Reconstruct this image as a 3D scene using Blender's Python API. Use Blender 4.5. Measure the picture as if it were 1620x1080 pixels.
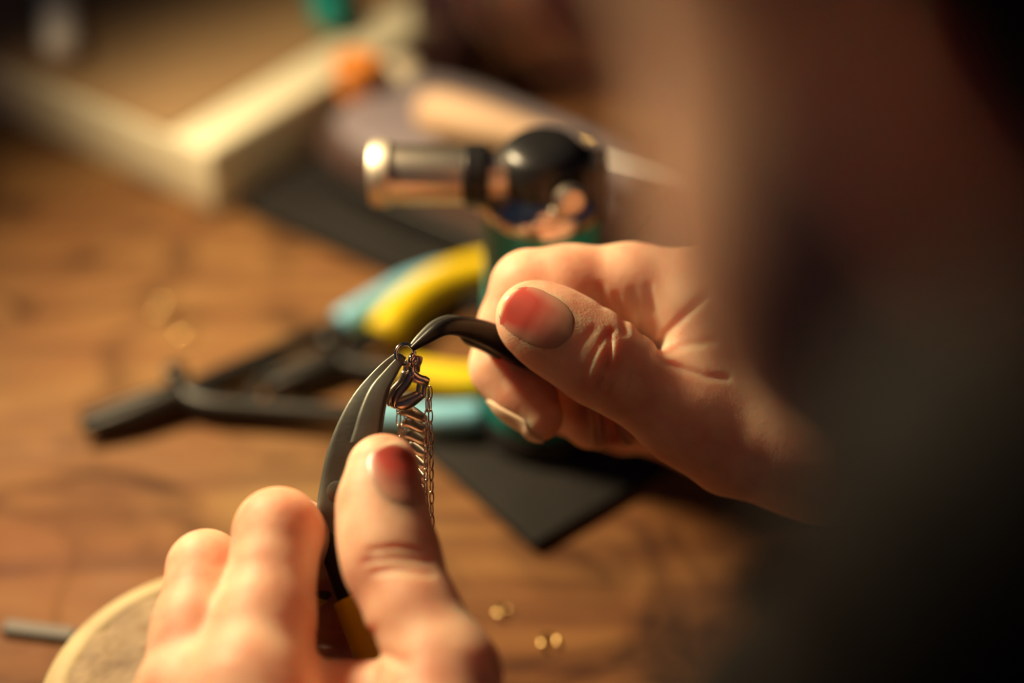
import bpy, bmesh, math, random
import numpy as np
from mathutils import Vector, Matrix
random.seed(4); np.random.seed(4)
for o in list(bpy.data.objects): bpy.data.objects.remove(o)
scn = bpy.context.scene
COL = scn.collection

# ------------------------------------------------------------------ camera
CAM = np.array([0.0, 0.0, 0.337]); PITCH = math.radians(38.0)
LENS = 55.0; FPX = LENS / 36.0 * 1620.0
FOCUS = 0.370
AR = np.array([1.0, 0, 0])
AF = np.array([0, math.cos(PITCH), -math.sin(PITCH)])
AU = np.array([0, math.sin(PITCH), math.cos(PITCH)])
cd = bpy.data.cameras.new('camera'); cam = bpy.data.objects.new('camera', cd); COL.objects.link(cam)
cam.location = CAM; cam.rotation_euler = (math.pi / 2 - PITCH, 0, 0)
cd.lens = LENS; cd.sensor_width = 36.0; cd.clip_start = 0.005; cd.clip_end = 50
cd.dof.use_dof = True; cd.dof.focus_distance = FOCUS; cd.dof.aperture_fstop = 2.7
scn.camera = cam

# ------------------------------------------------------------------ light
w = bpy.data.worlds.new('world'); scn.world = w; w.use_nodes = True
w.node_tree.nodes['Background'].inputs[0].default_value = (0.26, 0.34, 0.58, 1)
w.node_tree.nodes['Background'].inputs[1].default_value = 0.05

ld = bpy.data.lights.new('bench_lamp_light', 'SPOT'); ld.energy = 18.5; ld.color = (1.0, 0.76, 0.43); ld.shadow_soft_size = 0.035
ld.spot_size = math.radians(124); ld.spot_blend = 1.0
lo = bpy.data.objects.new('bench_lamp_light', ld); COL.objects.link(lo); lo.location = (-0.27, 0.475, 0.32)
lo.rotation_euler = (Vector((0.09, 0.31, 0.10)) - Vector(lo.location)).to_track_quat('-Z', 'Y').to_euler()
scn.view_settings.view_transform = 'Standard'; scn.view_settings.look = 'None'
scn.view_settings.gamma = 1.0; scn.view_settings.use_curve_mapping = False
scn.view_settings.exposure = 0.0

# ------------------------------------------------------------------ helpers
def P(px, py, dep):
    """point seen at a pixel, `dep` metres in front of the camera -> world"""
    return CAM + dep * (AF + AR * (px - 810) / FPX - AU * (py - 540) / FPX)
def B(px, py, z=0.0):
    """point of the level z seen at a pixel -> world"""
    d = AF + AR * (px - 810) / FPX - AU * (py - 540) / FPX
    return CAM + d * (z - CAM[2]) / d[2]
def C(px, py, mm):
    """camera axes in millimetres (right, up, depth)"""
    return np.array([(px - 810) / FPX * mm, -(py - 540) / FPX * mm, mm], float)
def cam2world(v):
    v = np.asarray(v, float) * 0.001
    return CAM + v[..., 0:1] * AR + v[..., 1:2] * AU + v[..., 2:3] * AF
def world2cam(p):
    q = np.asarray(p, float) - CAM
    return np.array([q @ AR, q @ AU, q @ AF]) * 1000.0

def new_mat(name):
    m = bpy.data.materials.new(name); m.use_nodes = True
    return m, m.node_tree, m.node_tree.nodes['Principled BSDF']
def mat(name, col, rough=0.5, metal=0.0, bump=0.0, bscale=60, var=0.0, vscale=8, col2=None, coat=0.0, spec=0.5):
    m, nt, b = new_mat(name)
    b.inputs['Base Color'].default_value = (*col, 1); b.inputs['Roughness'].default_value = rough
    b.inputs['Metallic'].default_value = metal; b.inputs['Coat Weight'].default_value = coat
    b.inputs['Specular IOR Level'].default_value = spec
    tc = nt.nodes.new('ShaderNodeTexCoord')
    if col2 is not None or var:
        n = nt.nodes.new('ShaderNodeTexNoise'); n.inputs['Scale'].default_value = vscale; n.inputs['Detail'].default_value = 6
        nt.links.new(tc.outputs['Object'], n.inputs['Vector'])
        r = nt.nodes.new('ShaderNodeValToRGB'); r.color_ramp.elements[0].position = 0.35; r.color_ramp.elements[1].position = 0.65
        c2 = col2 if col2 is not None else tuple(c * (1 - var) for c in col)
        r.color_ramp.elements[0].color = (*c2, 1); r.color_ramp.elements[1].color = (*col, 1)
        nt.links.new(n.outputs['Fac'], r.inputs['Fac']); nt.links.new(r.outputs['Color'], b.inputs['Base Color'])
    if bump:
        n = nt.nodes.new('ShaderNodeTexNoise'); n.inputs['Scale'].default_value = bscale; n.inputs['Detail'].default_value = 4
        nt.links.new(tc.outputs['Object'], n.inputs['Vector'])
        bp = nt.nodes.new('ShaderNodeBump'); bp.inputs['Strength'].default_value = bump; bp.inputs['Distance'].default_value = 0.001
        nt.links.new(n.outputs['Fac'], bp.inputs['Height']); nt.links.new(bp.outputs['Normal'], b.inputs['Normal'])
    return m

def tag(o, label=None, cat=None, group=None, kind=None):
    if label: o['label'] = label
    if cat: o['category'] = cat
    if group: o['group'] = group
    if kind: o['kind'] = kind
    return o
def thing(name, loc, label, cat, group=None):
    o = bpy.data.objects.new(name, None); COL.objects.link(o); o.location = loc; o.empty_display_size = 0.01
    return tag(o, label, cat, group)
def origin_of(o):
    p = np.zeros(3)
    while o is not None:
        p += np.array(o.location); o = o.parent
    return p
def mesh(name, verts, faces, m, parent=None, origin=None, smooth=True, auto=None):
    verts = np.asarray(verts, float)
    if origin is None: origin = origin_of(parent) if parent else np.array([(verts[:, 0].min() + verts[:, 0].max()) / 2, (verts[:, 1].min() + verts[:, 1].max()) / 2, verts[:, 2].min()])
    me = bpy.data.meshes.new(name); me.from_pydata((verts - origin).tolist(), [], [list(map(int, f)) for f in faces]); me.update()
    bm = bmesh.new(); bm.from_mesh(me); bmesh.ops.recalc_face_normals(bm, faces=bm.faces[:])
    if auto is not None:
        for e in bm.edges:
            if len(e.link_faces) == 2 and e.calc_face_angle(0) > math.radians(auto): e.smooth = False
    for f in bm.faces: f.smooth = smooth
    bm.to_mesh(me); bm.free()
    o = bpy.data.objects.new(name, me); COL.objects.link(o)
    if m: me.materials.append(m)
    if parent:
        o.parent = parent; o.location = origin - origin_of(parent)
    else: o.location = origin
    return o
def rings_to_mesh(rings, closed=False, caps=True):
    n = len(rings[0]); v = np.concatenate([np.asarray(r, float) for r in rings]); f = []
    k = len(rings)
    for i in range(k if closed else k - 1):
        a = i * n; b_ = ((i + 1) % k) * n
        for j in range(n): f.append((a + j, a + (j + 1) % n, b_ + (j + 1) % n, b_ + j))
    if caps and not closed:
        f.append(tuple(range(n - 1, -1, -1))); f.append(tuple((k - 1) * n + j for j in range(n)))
    return v, f
def merge(*parts):
    V = []; Fc = []; o = 0
    for v, f in parts:
        V.append(np.asarray(v, float)); Fc += [tuple(i + o for i in q) for q in f]; o += len(v)
    return np.concatenate(V), Fc
def norm(v):
    v = np.asarray(v, float); return v / (np.linalg.norm(v) + 1e-12)
def spline(pts, n):
    """Catmull-Rom resample of rows (any dimension)"""
    p = np.asarray(pts, float); k = len(p); out = []
    for t in np.linspace(0, k - 1, n):
        i = min(int(t), k - 2); u = t - i
        p0 = p[max(i - 1, 0)]; p1 = p[i]; p2 = p[i + 1]; p3 = p[min(i + 2, k - 1)]
        out.append(0.5 * (2 * p1 + (p2 - p0) * u + (2 * p0 - 5 * p1 + 4 * p2 - p3) * u * u + (3 * p1 - p0 - 3 * p2 + p3) * u ** 3))
    return np.array(out)
def tube(path, rad, n=12, closed=False, flat=None, up=(0, 0, 1)):
    """round or flattened bar along a path; rad scalar or per point; flat = ratio of the second axis"""
    p = np.asarray(path, float); k = len(p); rad = np.broadcast_to(np.asarray(rad, float), (k,))
    rings = []; prev = None
    for i in range(k):
        if closed: t = norm(p[(i + 1) % k] - p[i - 1])
        else: t = norm(p[min(i + 1, k - 1)] - p[max(i - 1, 0)])
        if prev is None:
            a = np.cross(t, np.asarray(up, float))
            if np.linalg.norm(a) < 1e-3: a = np.cross(t, (1, 0, 0))
            a = norm(a)
        else: a = norm(prev - t * (prev @ t))
        prev = a; b_ = np.cross(t, a); fl = flat if flat else 1.0
        th = np.linspace(0, 2 * math.pi, n, endpoint=False)
        rings.append(p[i] + rad[i] * (np.outer(np.cos(th), a) + fl * np.outer(np.sin(th), b_)))
    return rings_to_mesh(rings, closed)
def lathe(profile, base, axis=(0, 0, 1), n=32):
    ax = norm(axis); a = norm(np.cross(ax, (0.13, 0.97, 0.2))); b_ = np.cross(ax, a)
    th = np.linspace(0, 2 * math.pi, n, endpoint=False); rings = []
    for r, z in profile:
        rings.append(np.asarray(base) + ax * z + r * (np.outer(np.cos(th), a) + np.outer(np.sin(th), b_)))
    return rings_to_mesh(rings)
def rbox(c, ex, ey, ez, hx, hy, hz, r=0.002, seg=3):
    """rounded box: centre, axes, half sizes"""
    bm = bmesh.new(); bmesh.ops.create_cube(bm, size=2)
    for v in bm.verts: v.co = Vector((v.co.x * hx, v.co.y * hy, v.co.z * hz))
    if r: bmesh.ops.bevel(bm, geom=bm.edges[:], offset=r, segments=seg, profile=0.5, affect='EDGES')
    v = np.array([list(x.co) for x in bm.verts]); bm.verts.index_update()
    f = [tuple(q.index for q in fa.verts) for fa in bm.faces]; bm.free()
    return np.asarray(c) + v[:, 0:1] * np.asarray(ex) + v[:, 1:2] * np.asarray(ey) + v[:, 2:3] * np.asarray(ez), f
def band(stations, n_along=24, n=20, e=0.55):
    """bar whose outline runs between two edges; stations (Lx,Ly,Rx,Ry,depth_mm,thick_mm) at real distances"""
    st = spline(stations, n_along); rings = []
    th = np.linspace(0, 2 * math.pi, n, endpoint=False)
    cs = np.sign(np.cos(th)) * np.abs(np.cos(th)) ** e; sn = np.sign(np.sin(th)) * np.abs(np.sin(th)) ** e
    for lx, ly, rx, ry, d, t in st:
        L = P(lx, ly, d / 1000); R = P(rx, ry, d / 1000); c = (L + R) / 2; h = (R - L) / 2
        rings.append(c + np.outer(cs, h) + np.outer(sn, AF * t / 2000))
    return rings_to_mesh(rings)

# ------------------------------------------------------------------ implicit surfaces (hands, head, body)
def smin(a, b, k):
    h = np.maximum(k - np.abs(a - b), 0) / k
    return np.minimum(a, b) - h * h * k * 0.25
def cap(p, a, b, ra, rb):
    a = np.asarray(a, np.float32); b = np.asarray(b, np.float32); ba = b - a
    h = np.clip(((p - a) @ ba) / (ba @ ba), 0, 1)
    return np.linalg.norm(p - a - h[:, None] * ba, axis=1) - (ra + (rb - ra) * h)
def ell(p, c, r, R=None):
    q = p - np.asarray(c, np.float32)
    if R is not None: q = q @ np.asarray(R, np.float32).T
    r = np.asarray(r, np.float32); k0 = np.linalg.norm(q / r, axis=1); k1 = np.linalg.norm(q / (r * r), axis=1)
    return k0 * (k0 - 1) / (k1 + 1e-6)
def chain(p, pts, k=2.0):
    d = None
    for (a, ra), (b, rb) in zip(pts[:-1], pts[1:]):
        c = cap(p, a, b, ra, rb); d = c if d is None else smin(d, c, k)
    return d
def polygonize(f, lo, hi, h, blk=8):
    lo = np.asarray(lo, float); N = np.ceil((np.asarray(hi) - lo) / h / blk).astype(int) * blk + 1
    nb = (N - 1) // blk
    g = np.stack(np.meshgrid(*[np.arange(k) for k in nb], indexing='ij'), -1).reshape(-1, 3)
    cen = (lo + (g + 0.5) * blk * h).astype(np.float32)
    dc = f(cen); act = np.abs(dc) < blk * h * 0.5 * 1.74 * 1.35 + 2 * h
    vol = np.empty(N, np.float32)
    sg = np.where(dc > 0, 1.0, -1.0).reshape(nb)
    big = np.repeat(np.repeat(np.repeat(sg, blk, 0), blk, 1), blk, 2) * 1e3
    vol[:-1, :-1, :-1] = big; vol[-1] = 1e3; vol[:, -1] = 1e3; vol[:, :, -1] = 1e3
    off = np.stack(np.meshgrid(*[np.arange(blk + 1)] * 3, indexing='ij'), -1).reshape(-1, 3)
    ga = g[act]
    for s in range(0, len(ga), 400):
        idx = (ga[s:s + 400, None, :] * blk + off[None]).reshape(-1, 3)
        vol[idx[:, 0], idx[:, 1], idx[:, 2]] = f((lo + idx * h).astype(np.float32))
    ins = vol < 0; cs = np.zeros(np.array(N) - 1, np.int8)
    for dx in (0, 1):
        for dy in (0, 1):
            for dz in (0, 1): cs += ins[dx:N[0] - 1 + dx, dy:N[1] - 1 + dy, dz:N[2] - 1 + dz]
    cell = np.argwhere((cs > 0) & (cs < 8)); vid = -np.ones(cs.shape, np.int64); vid[tuple(cell.T)] = np.arange(len(cell))
    acc = np.zeros((len(cell), 3)); cnt = np.zeros(len(cell))
    for ax in range(3):
        for u in (0, 1):
            for v in (0, 1):
                o0 = np.zeros(3, int); oth = [a for a in range(3) if a != ax]; o0[oth[0]] = u; o0[oth[1]] = v
                o1 = o0.copy(); o1[ax] = 1
                a = vol[tuple((cell + o0).T)]; b = vol[tuple((cell + o1).T)]; m = (a < 0) != (b < 0)
                t = np.where(m, a / np.where(m, a - b, 1), 0); q = np.repeat(o0[None].astype(float), len(cell), 0); q[:, ax] = t
                acc[m] += q[m]; cnt[m] += 1
    V = lo + (cell + acc / cnt[:, None]) * h
    faces = []
    for ax in range(3):
        oth = [a for a in range(3) if a != ax]; sl0 = [slice(None)] * 3; sl1 = [slice(None)] * 3
        sl0[ax] = slice(0, N[ax] - 1); sl1[ax] = slice(1, N[ax])
        e = np.argwhere(ins[tuple(sl0)] != ins[tuple(sl1)])
        e = e[(e[:, oth[0]] > 0) & (e[:, oth[1]] > 0) & (e[:, oth[0]] < N[oth[0]] - 1) & (e[:, oth[1]] < N[oth[1]] - 1)]
        q = []
        for u, v in ((1, 1), (0, 1), (0, 0), (1, 0)):
            c = e.copy(); c[:, oth[0]] -= u; c[:, oth[1]] -= v; q.append(vid[tuple(c.T)])
        q = np.stack(q, 1)
        fl = ins[tuple(e.T)] ^ (ax == 1)
        q[~fl] = q[~fl][:, ::-1]; faces.append(q)
    F_ = np.concatenate(faces); F_ = F_[(F_ >= 0).all(1)]
    return V, F_

# ------------------------------------------------------------------ materials
def wood_bench():
    m, nt, b = new_mat('worn_bench_wood'); N = nt.nodes; L = nt.links
    tc = N.new('ShaderNodeTexCoord')
    def noise(scale, det=5, vec=None, dist=0.0):
        n = N.new('ShaderNodeTexNoise'); n.inputs['Scale'].default_value = scale; n.inputs['Detail'].default_value = det
        n.inputs['Distortion'].default_value = dist; L.new(vec or tc.outputs['Object'], n.inputs['Vector']); return n
    def ramp(fac, stops):
        r = N.new('ShaderNodeValToRGB'); e = r.color_ramp.elements
        e[0].position, e[0].color = stops[0][0], (*stops[0][1], 1); e[1].position, e[1].color = stops[-1][0], (*stops[-1][1], 1)
        for p_, c_ in stops[1:-1]:
            q = e.new(p_); q.color = (*c_, 1)
        L.new(fac, r.inputs['Fac']); return r
    def mix(a, bb, fac, mode='MIX'):
        x = N.new('ShaderNodeMixRGB'); x.blend_type = mode
        L.new(a, x.inputs[1]); L.new(bb, x.inputs[2])
        if isinstance(fac, float): x.inputs[0].default_value = fac
        else: L.new(fac, x.inputs[0])
        return x
    mp = N.new('ShaderNodeMapping'); mp.inputs['Scale'].default_value = (2.2, 14, 4); mp.inputs['Rotation'].default_value = (0, 0, 0.5); L.new(tc.outputs['Object'], mp.inputs['Vector'])
    grain = noise(4, 8, mp.outputs['Vector'], 1.2)
    gc = ramp(grain.outputs['Fac'], [(0.3, (0.115, 0.043, 0.017)), (0.52, (0.205, 0.088, 0.030)), (0.72, (0.27, 0.133, 0.045))])
    big = noise(7, 4)
    oc = ramp(big.outputs['Fac'], [(0.36, (0.9, 0.72, 0.62)), (0.5, (1, 1, 1)), (0.66, (1.1, 1.35, 1.35))])
    c1 = mix(gc.outputs['Color'], oc.outputs['Color'], 1.0, 'MULTIPLY')
    blot = noise(19, 7, None, 1.2)
    bl = ramp(blot.outputs['Fac'], [(0.34, (0.28, 0.22, 0.2)), (0.48, (1, 1, 1)), (0.64, (1, 1, 1)), (0.74, (1.5, 1.6, 1.4))])
    c2 = mix(c1.outputs['Color'], bl.outputs['Color'], 0.9, 'MULTIPLY')
    L.new(c2.outputs['Color'], b.inputs['Base Color'])
    rr = ramp(blot.outputs['Fac'], [(0.3, (0.75, 0.75, 0.75)), (0.7, (0.58, 0.58, 0.58))]); L.new(rr.outputs['Color'], b.inputs['Roughness'])
    b.inputs['Specular IOR Level'].default_value = 0.22
    bp = N.new('ShaderNodeBump'); bp.inputs['Strength'].default_value = 0.4; bp.inputs['Distance'].default_value = 0.001
    L.new(grain.outputs['Fac'], bp.inputs['Height']); L.new(bp.outputs['Normal'], b.inputs['Normal'])
    return m
def skin_mat():
    m, nt, b = new_mat('skin'); N = nt.nodes; L = nt.links
    tc = N.new('ShaderNodeTexCoord')
    n = N.new('ShaderNodeTexNoise'); n.inputs['Scale'].default_value = 90; n.inputs['Detail'].default_value = 5; L.new(tc.outputs['Object'], n.inputs['Vector'])
    r = N.new('ShaderNodeValToRGB'); e = r.color_ramp.elements
    e[0].position = 0.32; e[0].color = (0.64, 0.29, 0.19, 1); e[1].position = 0.68; e[1].color = (0.80, 0.52, 0.36, 1)
    L.new(n.outputs['Fac'], r.inputs['Fac']); L.new(r.outputs['Color'], b.inputs['Base Color'])
    b.inputs['Subsurface Weight'].default_value = 1.0; b.inputs['Subsurface Radius'].default_value = (1.0, 0.28, 0.13); b.inputs['Subsurface Scale'].default_value = 0.0075
    b.inputs['Roughness'].default_value = 0.54; b.inputs['Specular IOR Level'].default_value = 0.35
    v = N.new('ShaderNodeTexVoronoi'); v.feature = 'DISTANCE_TO_EDGE'; v.inputs['Scale'].default_value = 1100; L.new(tc.outputs['Object'], v.inputs['Vector'])
    n2 = N.new('ShaderNodeTexNoise'); n2.inputs['Scale'].default_value = 420; n2.inputs['Detail'].default_value = 4; L.new(tc.outputs['Object'], n2.inputs['Vector'])
    ad = N.new('ShaderNodeMath'); ad.operation = 'MULTIPLY_ADD'; ad.inputs[1].default_value = 0.8; L.new(v.outputs['Distance'], ad.inputs[0]); L.new(n2.outputs['Fac'], ad.inputs[2])
    bp = N.new('ShaderNodeBump'); bp.inputs['Strength'].default_value = 0.35; bp.inputs['Distance'].default_value = 0.00035
    L.new(ad.outputs[0], bp.inputs['Height']); L.new(bp.outputs['Normal'], b.inputs['Normal'])
    return m
M = {}
M['bench'] = wood_bench(); M['skin'] = skin_mat()
def nail_mat():
    """nail bed colour with transmitted light painted in: pinkish lunula end, light-reddened bed, pale free edge"""
    m, nt, b = new_mat('fingernail'); at = nt.nodes.new('ShaderNodeAttribute'); at.attribute_name = 'bed'
    r = nt.nodes.new('ShaderNodeValToRGB'); e = r.color_ramp.elements
    e[0].position, e[0].color = 0.0, (0.56, 0.28, 0.19, 1); e[1].position, e[1].color = 1.0, (0.78, 0.58, 0.40, 1)
    for p_, c_ in ((0.28, (0.54, 0.20, 0.145)), (0.62, (0.50, 0.065, 0.05)), (0.92, (0.52, 0.075, 0.055)), (0.97, (0.72, 0.46, 0.32))):  # red stops paint light glowing through the nail; last one is the free edge
        q = e.new(p_); q.color = (*c_, 1)
    nt.links.new(at.outputs['Fac'], r.inputs['Fac']); nt.links.new(r.outputs['Color'], b.inputs['Base Color'])
    b.inputs['Roughness'].default_value = 0.34; b.inputs['Subsurface Weight'].default_value = 0.6
    b.inputs['Subsurface Radius'].default_value = (1, .2, .12); b.inputs['Subsurface Scale'].default_value = 0.004
    return m
M['nail'] = nail_mat()
M['nail_tip'] = mat('nail_edge', (0.80, 0.60, 0.42), 0.4)
M['gunmetal'] = mat('gunmetal', (0.17, 0.175, 0.155), 0.46, 0.7, bump=0.05, bscale=900, var=0.2, vscale=120)
M['blackmetal'] = mat('blackened_steel', (0.022, 0.020, 0.019), 0.42, 0.5, bump=0.1, bscale=500)
M['chrome'] = mat('chrome', (0.80, 0.76, 0.70), 0.16, 1.0)
M['satin'] = mat('brushed_steel', (0.85, 0.76, 0.62), 0.5, 1.0)
M['steel'] = mat('satin_steel', (0.80, 0.70, 0.58), 0.33, 1.0)
M['bronze'] = mat('bracelet_metal', (0.62, 0.51, 0.42), 0.25, 1.0)
M['teal'] = mat('teal_enamel', (0.0, 0.30, 0.27), 0.36, coat=0.2)
M['blackplastic'] = mat('black_plastic', (0.012, 0.012, 0.014), 0.35)
M['yellow'] = mat('yellow_vinyl', (0.85, 0.60, 0.01), 0.4)
M['blue'] = mat('light_blue_vinyl', (0.22, 0.54, 0.74), 0.42)
M['slab'] = mat('dark_rubber', (0.014, 0.012, 0.0115), 0.7, spec=0.25, bump=0.3, bscale=300, var=0.3, vscale=40)
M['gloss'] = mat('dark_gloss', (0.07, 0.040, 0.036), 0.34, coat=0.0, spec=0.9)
M['cream'] = mat('cream_card', (0.92, 0.85, 0.62), 0.7, var=0.12, vscale=20)
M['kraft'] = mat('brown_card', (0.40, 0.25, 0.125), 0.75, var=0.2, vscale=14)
M['block'] = mat('worn_block', (0.42, 0.31, 0.18), 0.75, bump=1.0, bscale=170, vscale=55, col2=(0.15, 0.095, 0.06))
M['rim'] = mat('pale_rim_wood', (0.54, 0.43, 0.24), 0.7, bump=0.3, bscale=200, var=0.2, vscale=60)
M['white'] = mat('white_paper', (0.75, 0.70, 0.66), 0.7)
M['palewood'] = mat('pale_wood', (0.50, 0.33, 0.21), 0.6, var=0.2, vscale=30)
M['navy'] = mat('dark_navy_cloth', (0.010, 0.014, 0.024), 0.95, bump=0.4, bscale=800, spec=0.1)
M['hair'] = mat('dark_brown_hair', (0.0045, 0.003, 0.003), 0.7, bump=0.6, bscale=300, spec=0.08)
M['wall'] = mat('dim_wall', (0.14, 0.10, 0.08), 0.9, var=0.3, vscale=3)
M['floor'] = mat('dim_floor', (0.10, 0.07, 0.05), 0.8, var=0.3, vscale=5)
M['orange'] = mat('orange_plastic', (0.75, 0.24, 0.03), 0.4)
M['brass'] = mat('brass', (0.85, 0.60, 0.25), 0.25, 1.0)
M['greymetal'] = mat('grey_steel', (0.34, 0.32, 0.30), 0.4, 0.9)
M['darksteel'] = mat('dull_steel', (0.10, 0.09, 0.085), 0.6, 0.5)
M['lid_sheen'] = mat('painted_lid_sheen', (0.22, 0.185, 0.21), 0.30)  # pale tone that paints the highlight on the dark case lid
M['amber'] = mat('dark_glass', (0.030, 0.012, 0.012), 0.12, coat=0.5)
M['ivory'] = mat('ivory_plastic', (0.72, 0.62, 0.46), 0.35)
M['eyewhite'] = mat('eyeball', (0.75, 0.70, 0.66), 0.15)
M['iris'] = mat('iris', (0.08, 0.045, 0.02), 0.2)

EX, EY, EZ = np.eye(3)
# ------------------------------------------------------------------ setting
def struct(name, vf, m): return tag(mesh(name, *vf, m, smooth=False), kind='structure')
struct('floor', rbox((0, 0.6, -0.81), EX, EY, EZ, 2.5, 2.5, 0.01, 0), M['floor'])
struct('wall_back', rbox((0, 1.35, 0.45), EX, EY, EZ, 2.5, 0.02, 1.25, 0), M['wall'])
bench = thing('workbench', (0.0, 0.65, -0.80), 'worn orange-brown wooden workbench top covered with tools', 'workbench')
mesh('bench_top', *rbox((0, 0.69, -0.02), EX, EY, EZ, 0.95, 0.49, 0.02, 0.003), M['bench'], bench, auto=40)
for sx in (-1, 1):
    for yy in (0.27, 1.11):
        mesh('leg', *rbox((sx * 0.88, yy, -0.42), EX, EY, EZ, 0.035, 0.035, 0.38, 0.003), M['palewood'], bench, auto=40)

# ------------------------------------------------------------------ background things on the bench
def frame2(p0, p1):
    """level axes along p0 -> p1 and across (pointing away from the camera)"""
    e = norm(np.array([p1[0] - p0[0], p1[1] - p0[1], 0])); f = np.array([-e[1], e[0], 0])
    return e, (f if f[1] > 0 else -f)
# cream box, corner towards the camera
bc = B(345, 342); e1 = norm([-0.105, 0.0756, 0]); e2 = norm([0.0756, 0.105, 0]); bh = 0.029
box = thing('card_box', bc + e1 * 0.12 + e2 * 0.09, 'shallow cream cardboard box with a brown top at back left', 'box')
mesh('body', *rbox(bc + e1 * 0.12 + e2 * 0.09 + EZ * bh / 2, e1, e2, EZ, 0.12, 0.09, bh / 2, 0.0025), M['cream'], box, auto=40)
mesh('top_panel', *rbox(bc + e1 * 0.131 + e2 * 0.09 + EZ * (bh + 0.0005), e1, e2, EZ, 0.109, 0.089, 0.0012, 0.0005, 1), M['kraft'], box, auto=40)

# dark slab with a glossy dark case on it
s0 = B(383, 338); s1 = B(640, 452); es, ec = frame2(s0, s1)
slab = tag(mesh('rubber_mat', *rbox(s0 + es * 0.085 + ec * 0.055 + EZ * 0.003, es, ec, EZ, 0.085, 0.055, 0.003, 0.0012), M['slab'], auto=40),
           'black rubber mat lying under the dark glossy case', 'mat')
def superloft(c, ex, ey, hx, hy, profile, n=48, e=0.5):
    th = np.linspace(0, 2 * math.pi, n, endpoint=False)
    cs = np.sign(np.cos(th)) * np.abs(np.cos(th)) ** e; sn = np.sign(np.sin(th)) * np.abs(np.sin(th)) ** e
    return rings_to_mesh([np.asarray(c) + np.outer(cs * hx * s, ex) + np.outer(sn * hy * s, ey) + EZ * z for s, z in profile])
cc = s0 + es * 0.078 + ec * 0.058
case = thing('tool_case', cc + EZ * 0.006, 'dark glossy rounded case on the black mat behind the torch', 'case')
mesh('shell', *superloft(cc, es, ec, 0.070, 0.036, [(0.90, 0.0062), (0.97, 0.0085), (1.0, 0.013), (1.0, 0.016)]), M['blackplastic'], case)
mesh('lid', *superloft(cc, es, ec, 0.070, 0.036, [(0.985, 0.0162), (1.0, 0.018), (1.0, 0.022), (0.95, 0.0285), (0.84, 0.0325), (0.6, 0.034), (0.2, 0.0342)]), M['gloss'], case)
mesh('top_panel', *superloft(cc, es, ec, 0.070, 0.036, [(0.90, 0.0300), (0.88, 0.0322), (0.82, 0.0337), (0.6, 0.0352), (0.2, 0.0356)]), M['lid_sheen'], case)  # added layer, its lighter colour stands in for sheen on the lid
# pale tapered wooden handle leaning on the case
hp0 = P(664, 172, 0.578); hp1 = P(905, 232, 0.550); eh = norm(hp1 - hp0)
hn = thing('file', hp0, 'pale tapered wooden file handle resting on the dark glossy case', 'file')
pts = [hp0 + (hp1 - hp0) * t for t in (0, 0.04, 0.15, 0.4, 0.7, 0.93, 1.0)]
mesh('handle', *tube(pts, [0.004, 0.0075, 0.0092, 0.0085, 0.006, 0.004, 0.0036], 20), M['palewood'], hn)
mesh('ferrule', *tube([hp1 - eh * 0.004, hp1 + eh * 0.009], [0.0042, 0.0038], 16), M['brass'], hn, auto=40)
mesh('blade', *tube([hp1 + eh * 0.008, hp1 + eh * 0.05, hp1 + eh * 0.085], [0.003, 0.003, 0.0012], 10, flat=0.5), M['greymetal'], hn, auto=40)

# torch on its square plate
pn = B(845, 875); ea = norm([-0.0371, 0.0458, 0]); eb = np.array([ea[1], -ea[0], 0]); eb = eb if eb[0] > 0 else -eb
plate = tag(mesh('base_plate', *rbox(pn + (ea + eb) * 0.0295 + EZ * 0.002, ea, eb, EZ, 0.0295, 0.0295, 0.002, 0.0008), M['slab'], auto=40),
            'flat dark square plate under the teal torch', 'plate')
tb = B(853, 692); tb[2] = 0.004; TR = 0.0172
torch = thing('gas_torch', tb, 'small teal gas torch with chrome nozzle standing on dark plate', 'torch')
mesh('foot', *lathe([(TR * 0.98, 0), (TR * 1.06, 0.001), (TR * 1.06, 0.008), (TR, 0.0095)], tb), M['blackplastic'], torch, auto=40)
mesh('body', *lathe([(TR * 0.98, 0.0095), (TR, 0.0105), (TR, 0.0835), (TR * 0.985, 0.085)], tb, n=48), M['teal'], torch, auto=40)
mesh('collar', *lathe([(TR * 0.99, 0.085), (TR, 0.086), (TR, 0.0885), (TR * 0.93, 0.0912), (TR * 0.78, 0.0932), (TR * 0.66, 0.0942)], tb, n=48), M['chrome'], torch, auto=50)
hd = mesh('head', *lathe([(0.0105, 0.0925), (0.0125, 0.0935), (0.0128, 0.099), (0.0122, 0.1035), (0.0095, 0.1062), (0.003, 0.107)], tb, n=32), M['blackplastic'], torch, auto=50)
mesh('trigger', *rbox(tb + np.array([0.0135, -0.001, 0.0925]), EX, EY, EZ, 0.0050, 0.006, 0.0105, 0.002), M['blackplastic'], torch, auto=50)
kn = tb + np.array([0.0065, -0.0125, 0.0965])
mesh('valve_knob', *lathe([(0.0030, 0), (0.0042, 0.001), (0.0042, 0.005), (0.0030, 0.0060)], kn, (0.3, -1, 0.35), 18), M['steel'], torch, auto=40)
na = norm([-1.0, 0.03, 0.0]); n0 = tb + np.array([-0.0090, -0.002, 0.0968])
mesh('nozzle_joint', *lathe([(0.0055, 0), (0.0072, 0.001), (0.0072, 0.006), (0.0055, 0.007)], n0, na, 24), M['steel'], torch, auto=40)
mesh('nozzle_ring', *lathe([(0.0082, 0.0065), (0.0092, 0.0075), (0.0092, 0.0125), (0.0082, 0.0135)], n0, na, 24), M['blackplastic'], torch, auto=40)
noz = mesh('nozzle', *lathe([(0.0084, 0.0135), (0.0084, 0.0335), (0.0082, 0.0345)], n0, na, 32), M['steel'], torch, auto=40)
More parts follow.
